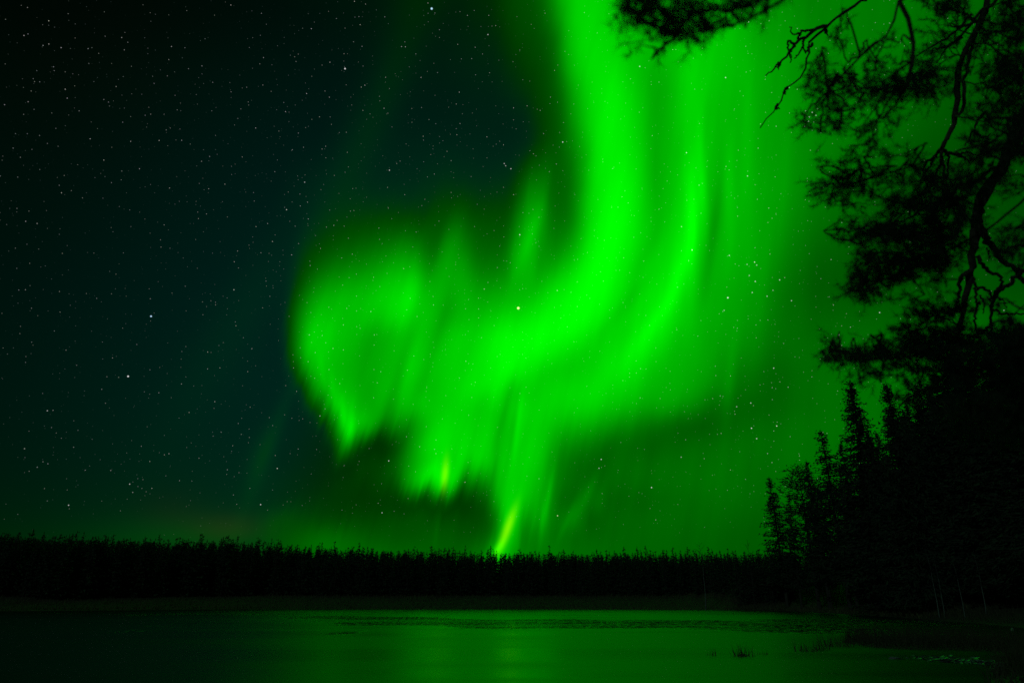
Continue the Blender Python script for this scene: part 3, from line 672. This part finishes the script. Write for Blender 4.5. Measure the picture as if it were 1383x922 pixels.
# ------------------------------------------------------------------ the overhanging pine
R3 = np.random.default_rng(5)
TX, TY = 9.0, 6.0
root = bpy.data.objects.new('pine_tree', None); COL.objects.link(root); root.location = (TX, TY, float(terrain(TX, TY)))
tag(root, 'big old pine just outside the right edge whose drooping boughs overhang the view', 'tree')
O = np.array(root.location)
tz = np.linspace(-0.3, 14.5, 24); tp_ = np.stack([0.12 * np.sin(tz * 0.6), 0.1 * np.sin(tz * 0.45 + 1), tz], 1)
mb = MB(); tube(mb, tp_, 0.27 * (1.05 - tz / 16), 12); mb.obj('trunk', M_PBARK, root, True)
def trunk_at(z): i = np.argmin(abs(tz - (z - O[2]))); return tp_[i] + O
def tufts(mb, P, D, n=34, nl=0.045, nw=0.0026, sl=0.09, r=R3):
    """needle brushes around shoot ends"""
    P = np.asarray(P); D = np.asarray(D); D = D / (np.linalg.norm(D, axis=1)[:, None] + 1e-9); k = len(P)
    f = r.random((k, n)); B = P[:, None, :] + D[:, None, :] * (f * sl)[..., None]
    dd = D[:, None, :] * 0.75 + r.normal(size=(k, n, 3)) * 0.62
    blades(mb, B.reshape(-1, 3), dd.reshape(-1, 3), nl * r.uniform(0.7, 1.2, k * n), nw, r)
KC = 0.78; DK = 1.25; DENS = 0.46
def bough(path, rads, clusters, knob=0.0, label=None, nseg=90, dk=0.78, dens=DENS):
    """path: (px, py, depth) list; clusters: (px, py, rx, ry, depth, shoots)"""
    path = [path[0]] + [(a_, b_, c_ * dk) for a_, b_, c_ in path[1:]]
    clusters = [(a_, b_, c_, d_, e_ * KC, max(1, int(f_ * dens))) for a_, b_, c_, d_, e_, f_ in clusters]
    W = [trunk_at(path[0]) if isinstance(path[0], (int, float)) else at(*path[0])] + [at(*p) for p in path[1:]]
    P = smooth_path(np.array(W), nseg, knob, R3); rad = np.interp(np.linspace(0, 1, nseg), np.linspace(0, 1, len(rads)), rads)
    bm = MB(); tube(bm, P - O, rad * (1 + 0.12 * R3.normal(size=nseg).clip(-1, 1)), 8)
    nb = MB(); tb_ = MB()
    for (cx, cy, rx, ry, dep, n) in clusters:
        cc = at(cx, cy, dep)
        Q = P - [0, 0, EYE]; dq = Q[:, 1] * cP + Q[:, 2] * sP; vis = dq > 0.8; dq = np.maximum(dq, 0.8)
        qx = 691.5 + FPX * Q[:, 0] / dq; qy = 461.0 - FPX * (-Q[:, 1] * sP + Q[:, 2] * cP) / dq
        sc_ = np.hypot(qx - cx, qy - cy) + np.where(vis, 0, 1e6); st = P[int(np.argmin(sc_))]
        # a side branch into the cluster, then shoots fanning from it
        mid = (st + cc) / 2 + R3.normal(size=3) * 0.05 + [0, 0, 0.05]
        sb = smooth_path([st, mid, cc], 9, 0.006, R3); tube(tb_, sb - O, np.linspace(max(rad[-1] * 0.4, 0.006), 0.003, 9), 5, False)
        ang = R3.random(n) * 6.28; q = np.sqrt(R3.random(n))
        ends = np.array([at(cx + rx * q[i] * math.cos(ang[i]), cy + ry * q[i] * math.sin(ang[i]), dep + R3.normal() * 0.22) for i in range(n)])
        hubs = sb[R3.integers(5, 9, n)]
        dirs = ends - hubs + R3.normal(size=(n, 3)) * 0.03
        for i in range(n):
            if i % 2 == 0:
                m_ = (hubs[i] + ends[i]) / 2 + R3.normal(size=3) * 0.03; tube(tb_, np.array([hubs[i], m_, ends[i]]) - O, [0.004, 0.003, 0.0022], 3, False)
        dirs[:, 2] *= 0.35
        tufts(nb, ends - O, dirs)
        back = hubs + (ends - hubs) * R3.uniform(0.45, 0.9, (n, 1)) + R3.normal(size=(n, 3)) * 0.03
        tufts(nb, back - O, dirs + R3.normal(size=(n, 3)) * 0.05, 22)
    b = bm.obj('branch', M_PBARK, root, True)
    if tb_.n: tb_.obj('twigs', M_PBARK, b, True)
    if nb.n: nb.obj('needles', M_PINE, b)
    return P
def limb(*a, **k): return bough(*a, dk=DK, **k)
# bough E: close, foliage sweeping across the top edge
bough([9.2, (1500, -330, 3.6), (1180, -90, 3.1), (1064, -5, 2.9), (1016, 24, 2.8), (966, 40, 2.8), (915, 46, 2.7)], [.06, .035, .020, .015, .012, .009, .004],
      [(880, 14, 40, 14, 2.6, 56), (915, 40, 30, 7, 2.6, 36), (882, 64, 22, 13, 2.8, 10), (968, 6, 56, 8, 2.7, 40), (855, 16, 14, 12, 2.6, 22), (978, 37, 40, 4, 2.7, 16), (925, 22, 26, 8, 2.6, 22), (1020, 12, 34, 4, 2.8, 14)], dens=0.42)
bough([9.0, (1480, -330, 3.5), (1150, -80, 3.0), (1036, -4, 2.8), (990, 12, 2.75), (940, 16, 2.7), (890, 10, 2.6)], [.05, .03, .016, .012, .009, .006, .003], [(1000, 8, 30, 3, 2.8, 8)])
# bough C: bare crooked twig against the brightest sky
PC = limb([10.0, (1420, -260, 5.6), (1200, -35, 5.6), (1163, 2, 5.6), (1120, 35, 5.6), (1097, 55, 5.6), (1090, 78, 5.5), (1080, 102, 5.5), (1062, 122, 5.5), (1052, 143, 5.5), (1043, 152, 5.5), (1027, 173, 5.5)],
           [.09, .065, .050, .044, .038, .028, .022, .019, .016, .014, .009, .005], [], 0.012, nseg=90)
mb = MB()
for path in [[(1118, 36), (1100, 40), (1088, 50), (1072, 62), (1060, 78), (1050, 88), (1035, 102)], [(1100, 40), (1084, 42), (1072, 47), (1066, 38)], [(1086, 50), (1084, 62), (1080, 70), (1074, 80)],
             [(1074, 60), (1066, 56), (1064, 66), (1070, 78)], [(1080, 45), (1076, 60), (1066, 70), (1068, 84)], [(1054, 84), (1051, 90), (1052, 94)], [(1063, 118), (1059, 124), (1060, 128)], [(1113, 40), (1118, 48)], [(1098, 58), (1088, 70), (1085, 62)], [(1050, 141), (1048, 147), (1051, 146)]]:
    tube(mb, smooth_path([at(x, y, 6.94 + 0.05 * math.sin(x)) for x, y in path], 20, 0.007, R3) - O, np.linspace(0.021 if len(path) > 5 else 0.014, 0.006, 20), 5, False)
mb.obj('twigs', M_PBARK, root.children[-1], True)
# bough D: a loop of two thin limbs with brushed foliage beneath
bough([10.0, (1500, -300, 5.0), (1290, -60, 4.8), (1222, -8, 4.7), (1212, 18, 4.7), (1206, 38, 4.7), (1180, 62, 4.6), (1160, 80, 4.6), (1138, 98, 4.6), (1118, 118, 4.6)], [.08, .05, .024, .02, .016, .012, .010, .009, .007, .005],
      [(1105, 95, 18, 16, 4.6, 26), (1120, 122, 24, 14, 4.6, 50), (1150, 112, 26, 14, 4.5, 36), (1172, 72, 14, 14, 4.6, 12), (1140, 60, 14, 20, 4.7, 10), (1180, 96, 16, 22, 4.5, 22), (1165, 132, 40, 10, 4.4, 44), (1138, 42, 12, 8, 4.6, 8), (1150, 148, 26, 8, 4.5, 16), (1085, 160, 16, 6, 4.6, 10), (1108, 172, 22, 12, 4.5, 34), (1135, 172, 14, 4, 4.5, 9)], 0.006)
bough([10.2, (1500, -280, 4.6), (1260, -40, 4.4), (1214, 4, 4.3), (1226, 22, 4.3), (1231, 50, 4.3), (1231, 80, 4.3), (1227, 104, 4.3), (1222, 118, 4.3)], [.07, .045, .024, .02, .016, .014, .013, .012, .009],
      [(1222, 114, 20, 14, 4.3, 56), (1250, 108, 26, 12, 4.3, 40), (1200, 124, 24, 8, 4.3, 30), (1195, 160, 22, 9, 4.2, 16), (1185, 178, 16, 16, 4.2, 22), (1172, 196, 26, 6, 4.2, 12), (1262, 124, 30, 8, 4.3, 22), (1260, 95, 18, 10, 4.3, 14), (1215, 60, 16, 26, 4.3, 8), (1218, 86, 10, 10, 4.3, 6), (1270, 136, 28, 4, 4.3, 8)], 0.006)
# bough A: thick limb falling from the top edge and forking
PA = limb([10.6, (1480, -260, 5.9), (1352, -50, 5.8), (1334, 5, 5.7), (1322, 38, 5.7), (1302, 72, 5.6), (1294, 105, 5.6), (1291, 140, 5.6), (1288, 165, 5.6), (1277, 190, 5.5), (1270, 205, 5.5)],
      [.12, .085, .058, .052, .046, .042, .038, .034, .030, .028, .022],
      [(1270, 62, 34, 20, 5.4, 44), (1282, 34, 26, 24, 5.3, 34), (1265, 90, 30, 14, 5.4, 30), (1345, 60, 30, 36, 5.2, 90), (1375, 20, 22, 40, 5.0, 90), (1355, 120, 34, 34, 5.0, 150), (1380, 100, 24, 50, 4.9, 110), (1335, 30, 16, 20, 5.3, 20), (1268, 8, 22, 14, 5.2, 50), (1290, 12, 20, 14, 5.2, 30), (1310, 100, 16, 26, 5.2, 22), (1372, 60, 20, 40, 4.9, 60), (1340, 160, 40, 18, 4.9, 70)], 0.010)
limb([10.4, (1490, -250, 5.6), (1365, -30, 5.6), (1330, 20, 5.6), (1308, 80, 5.5), (1302, 110, 5.5), (1303, 140, 5.5), (1293, 158, 5.5)], [.09, .05, .032, .03, .022, .02, .018, .016], [], 0.008)
mb = MB()
for path in [[(1312, 20), (1290, 42), (1268, 58), (1250, 68), (1238, 76)], [(1318, 30), (1296, 36), (1286, 32)], [(1300, 50), (1280, 62), (1262, 66), (1258, 74)], [(1328, 12), (1300, 45), (1275, 70), (1266, 84)], [(1272, 200), (1262, 212), (1256, 225), (1248, 240), (1252, 252)], [(1272, 203), (1270, 222), (1262, 240), (1264, 262)], [(1274, 203), (1282, 214), (1280, 235), (1288, 250)],
             [(1276, 204), (1292, 208), (1308, 205), (1318, 210)], [(1292, 208), (1304, 214), (1312, 222)], [(1270, 214), (1275, 228), (1272, 250)], [(1264, 210), (1250, 222), (1246, 238), (1240, 250)], [(1330, 152), (1318, 168), (1315, 178), (1306, 192), (1303, 197)], [(1316, 178), (1328, 186), (1338, 180)]]:
    tube(mb, smooth_path([at(x, y, 6.81 + 0.06 * math.sin(x * .3)) for x, y in path], 18, 0.006, R3) - O, np.linspace(0.017, 0.006, 18), 5, False)
mb.obj('twigs', M_PBARK, root.children[-1], True)
# hanging boughs of brushed foliage, left of the thick limb
bough([8.6, (1560, -60, 5.2), (1420, 120, 5.0), (1350, 185, 4.9), (1290, 205, 4.8), (1230, 225, 4.8), (1180, 240, 4.8), (1135, 250, 4.8)], [.07, .05, .03, .02, .014, .010, .007, .004],
      [(1135, 226, 26, 10, 4.8, 22), (1135, 250, 30, 12, 4.8, 80), (1165, 256, 24, 7, 4.8, 24), (1180, 228, 30, 8, 4.7, 20), (1140, 276, 34, 6, 4.8, 22), (1225, 212, 24, 6, 4.7, 16), (1215, 242, 24, 8, 4.7, 22), (1170, 212, 34, 6, 4.8, 12), (1190, 270, 34, 5, 4.8, 8)], 0.006)
bough([8.4, (1560, 0, 4.9), (1430, 150, 4.8), (1370, 210, 4.7), (1310, 245, 4.6), (1260, 275, 4.6), (1210, 305, 4.6), (1160, 330, 4.6)], [.08, .055, .035, .025, .018, .012, .008, .005],
      [(1255, 245, 24, 26, 4.6, 90), (1235, 280, 34, 16, 4.6, 110), (1290, 270, 34, 40, 4.5, 220), (1205, 275, 14, 7, 4.6, 16), (1180, 312, 46, 12, 4.6, 80), (1225, 320, 46, 18, 4.6, 190), (1150, 312, 20, 14, 4.6, 26), (1275, 320, 36, 28, 4.5, 150), (1340, 200, 36, 22, 4.5, 110), (1330, 240, 24, 14, 4.5, 40), (1372, 160, 18, 30, 4.5, 60)], 0.006)
bough([8.0, (1560, 60, 4.9), (1440, 200, 4.8), (1380, 270, 4.7), (1320, 320, 4.6), (1270, 345, 4.6), (1220, 365, 4.6), (1165, 392, 4.6)], [.08, .055, .035, .022, .016, .012, .008, .005],
      [(1165, 340, 14, 14, 4.6, 22), (1195, 350, 30, 12, 4.6, 70), (1195, 372, 34, 14, 4.6, 80), (1165, 385, 20, 12, 4.6, 56), (1180, 398, 34, 6, 4.6, 40), (1240, 352, 34, 12, 4.6, 90), (1225, 378, 34, 8, 4.6, 26), (1275, 375, 34, 18, 4.5, 28), (1262, 352, 20, 10, 4.5, 40), (1165, 360, 10, 8, 4.6, 8), (1250, 396, 30, 6, 4.6, 8), (1140, 398, 14, 2, 4.6, 3)], 0.006)
# bough B: the thickest limb, crooked, with contorted side limbs
PB = limb([8.8, (1560, -40, 5.6), (1440, 75, 5.4), (1385, 150, 5.3), (1362, 205, 5.2), (1345, 240, 5.2), (1330, 268, 5.2), (1322, 300, 5.1), (1314, 340, 5.1), (1313, 370, 5.0), (1303, 402, 5.0), (1296, 440, 5.0), (1278, 500, 5.0), (1245, 528, 5.0), (1214, 548, 5.0)],
      [.14, .12, .105, .095, .09, .082, .08, .07, .055, .05, .045, .038, .025, .016, .010],
      [(1262, 420, 30, 18, 4.8, 56), (1240, 428, 20, 14, 4.8, 34), (1290, 425, 26, 20, 4.7, 60), (1225, 450, 22, 10, 4.8, 44), (1265, 460, 34, 24, 4.8, 110), (1300, 470, 44, 30, 4.7, 220), (1238, 472, 22, 12, 4.8, 50), (1350, 460, 40, 26, 4.6, 110), (1330, 500, 60, 40, 4.5, 260), (1280, 510, 34, 26, 4.7, 120), (1370, 500, 20, 60, 4.4, 140), (1250, 495, 26, 12, 4.8, 36), (1235, 540, 26, 12, 4.9, 26)], 0.012, nseg=70)
limb([8.7, (1570, -30, 5.5), (1446, 90, 5.4), (1392, 160, 5.3), (1352, 230, 5.2), (1326, 262, 5.2), (1318, 290, 5.15), (1316, 330, 5.1)], [.09, .08, .06, .05, .045, .04, .035, .03], [], 0.006)
mb = MB()
B1 = [([(1322, 305), (1332, 322), (1342, 336), (1352, 350), (1364, 360), (1378, 365), (1400, 362)], .036), ([(1372, 364), (1380, 378), (1400, 384)], .024), ([(1320, 345), (1328, 358), (1338, 368), (1350, 372), (1352, 384), (1344, 394), (1334, 406)], .020),
      ([(1378, 366), (1366, 380), (1352, 392), (1342, 404), (1338, 430), (1342, 450)], .022), ([(1313, 365), (1300, 372), (1296, 386), (1294, 402), (1290, 420)], .022), ([(1312, 375), (1318, 388), (1318, 404), (1320, 420)], .016), ([(1320, 390), (1332, 390), (1338, 398), (1340, 415)], .014),
      ([(1338, 415), (1352, 422), (1368, 424), (1390, 424)], .014), ([(1344, 400), (1356, 408), (1360, 416)], .008), ([(1325, 400), (1330, 412), (1328, 424)], .010), ([(1333, 335), (1336, 344), (1334, 350)], .007), ([(1338, 440), (1326, 448), (1314, 462), (1306, 480)], .014), ([(1322, 408), (1316, 430), (1320, 450), (1330, 470)], .014), ([(1356, 440), (1350, 470), (1356, 500), (1362, 530)], .014)]
for path, r_ in B1:
    tube(mb, smooth_path([at(x, y, 6.25 + 0.05 * math.sin(x * .4)) for x, y in path], 26, 0.007, R3) - O, np.linspace(r_, r_ * 0.45, 26), 6, False)
mb.obj('twigs', M_PBARK, root.children[-1], True)
# bough F: low one reaching furthest left
bough([6.4, (1600, 220, 4.8), (1470, 330, 4.8), (1400, 400, 4.8), (1330, 445, 4.8), (1270, 470, 4.8), (1215, 485, 4.8), (1165, 485, 4.8), (1135, 480, 4.8)], [.07, .05, .035, .028, .018, .010, .006, .004, .002],
      [(1122, 470, 10, 10, 4.8, 22), (1140, 480, 26, 10, 4.8, 76), (1175, 482, 28, 9, 4.8, 70), (1205, 475, 24, 10, 4.8, 60), (1165, 500, 14, 10, 4.8, 24), (1190, 508, 16, 6, 4.8, 18), (1215, 500, 12, 8, 4.8, 16), (1235, 460, 18, 8, 4.8, 30), (1240, 478, 24, 9, 4.8, 46), (1230, 520, 14, 8, 4.8, 18), (1205, 490, 16, 5, 4.8, 14)], 0.006)
# bough G: right edge curtain
bough([9.0, (1600, 60, 4.4), (1480, 220, 4.3), (1430, 330, 4.2), (1395, 430, 4.2), (1380, 520, 4.2)], [.06, .045, .03, .02, .014, .008],
      [(1372, 205, 20, 16, 4.3, 50), (1370, 310, 24, 8, 4.3, 24), (1365, 335, 24, 12, 4.3, 40), (1374, 352, 20, 7, 4.3, 14), (1372, 450, 22, 20, 4.2, 70), (1350, 415, 20, 5, 4.3, 8), (1362, 560, 34, 46, 4.2, 220), (1310, 560, 34, 36, 4.3, 160), (1345, 245, 16, 6, 4.3, 8), (1374, 255, 14, 10, 4.3, 14)], 0.006)
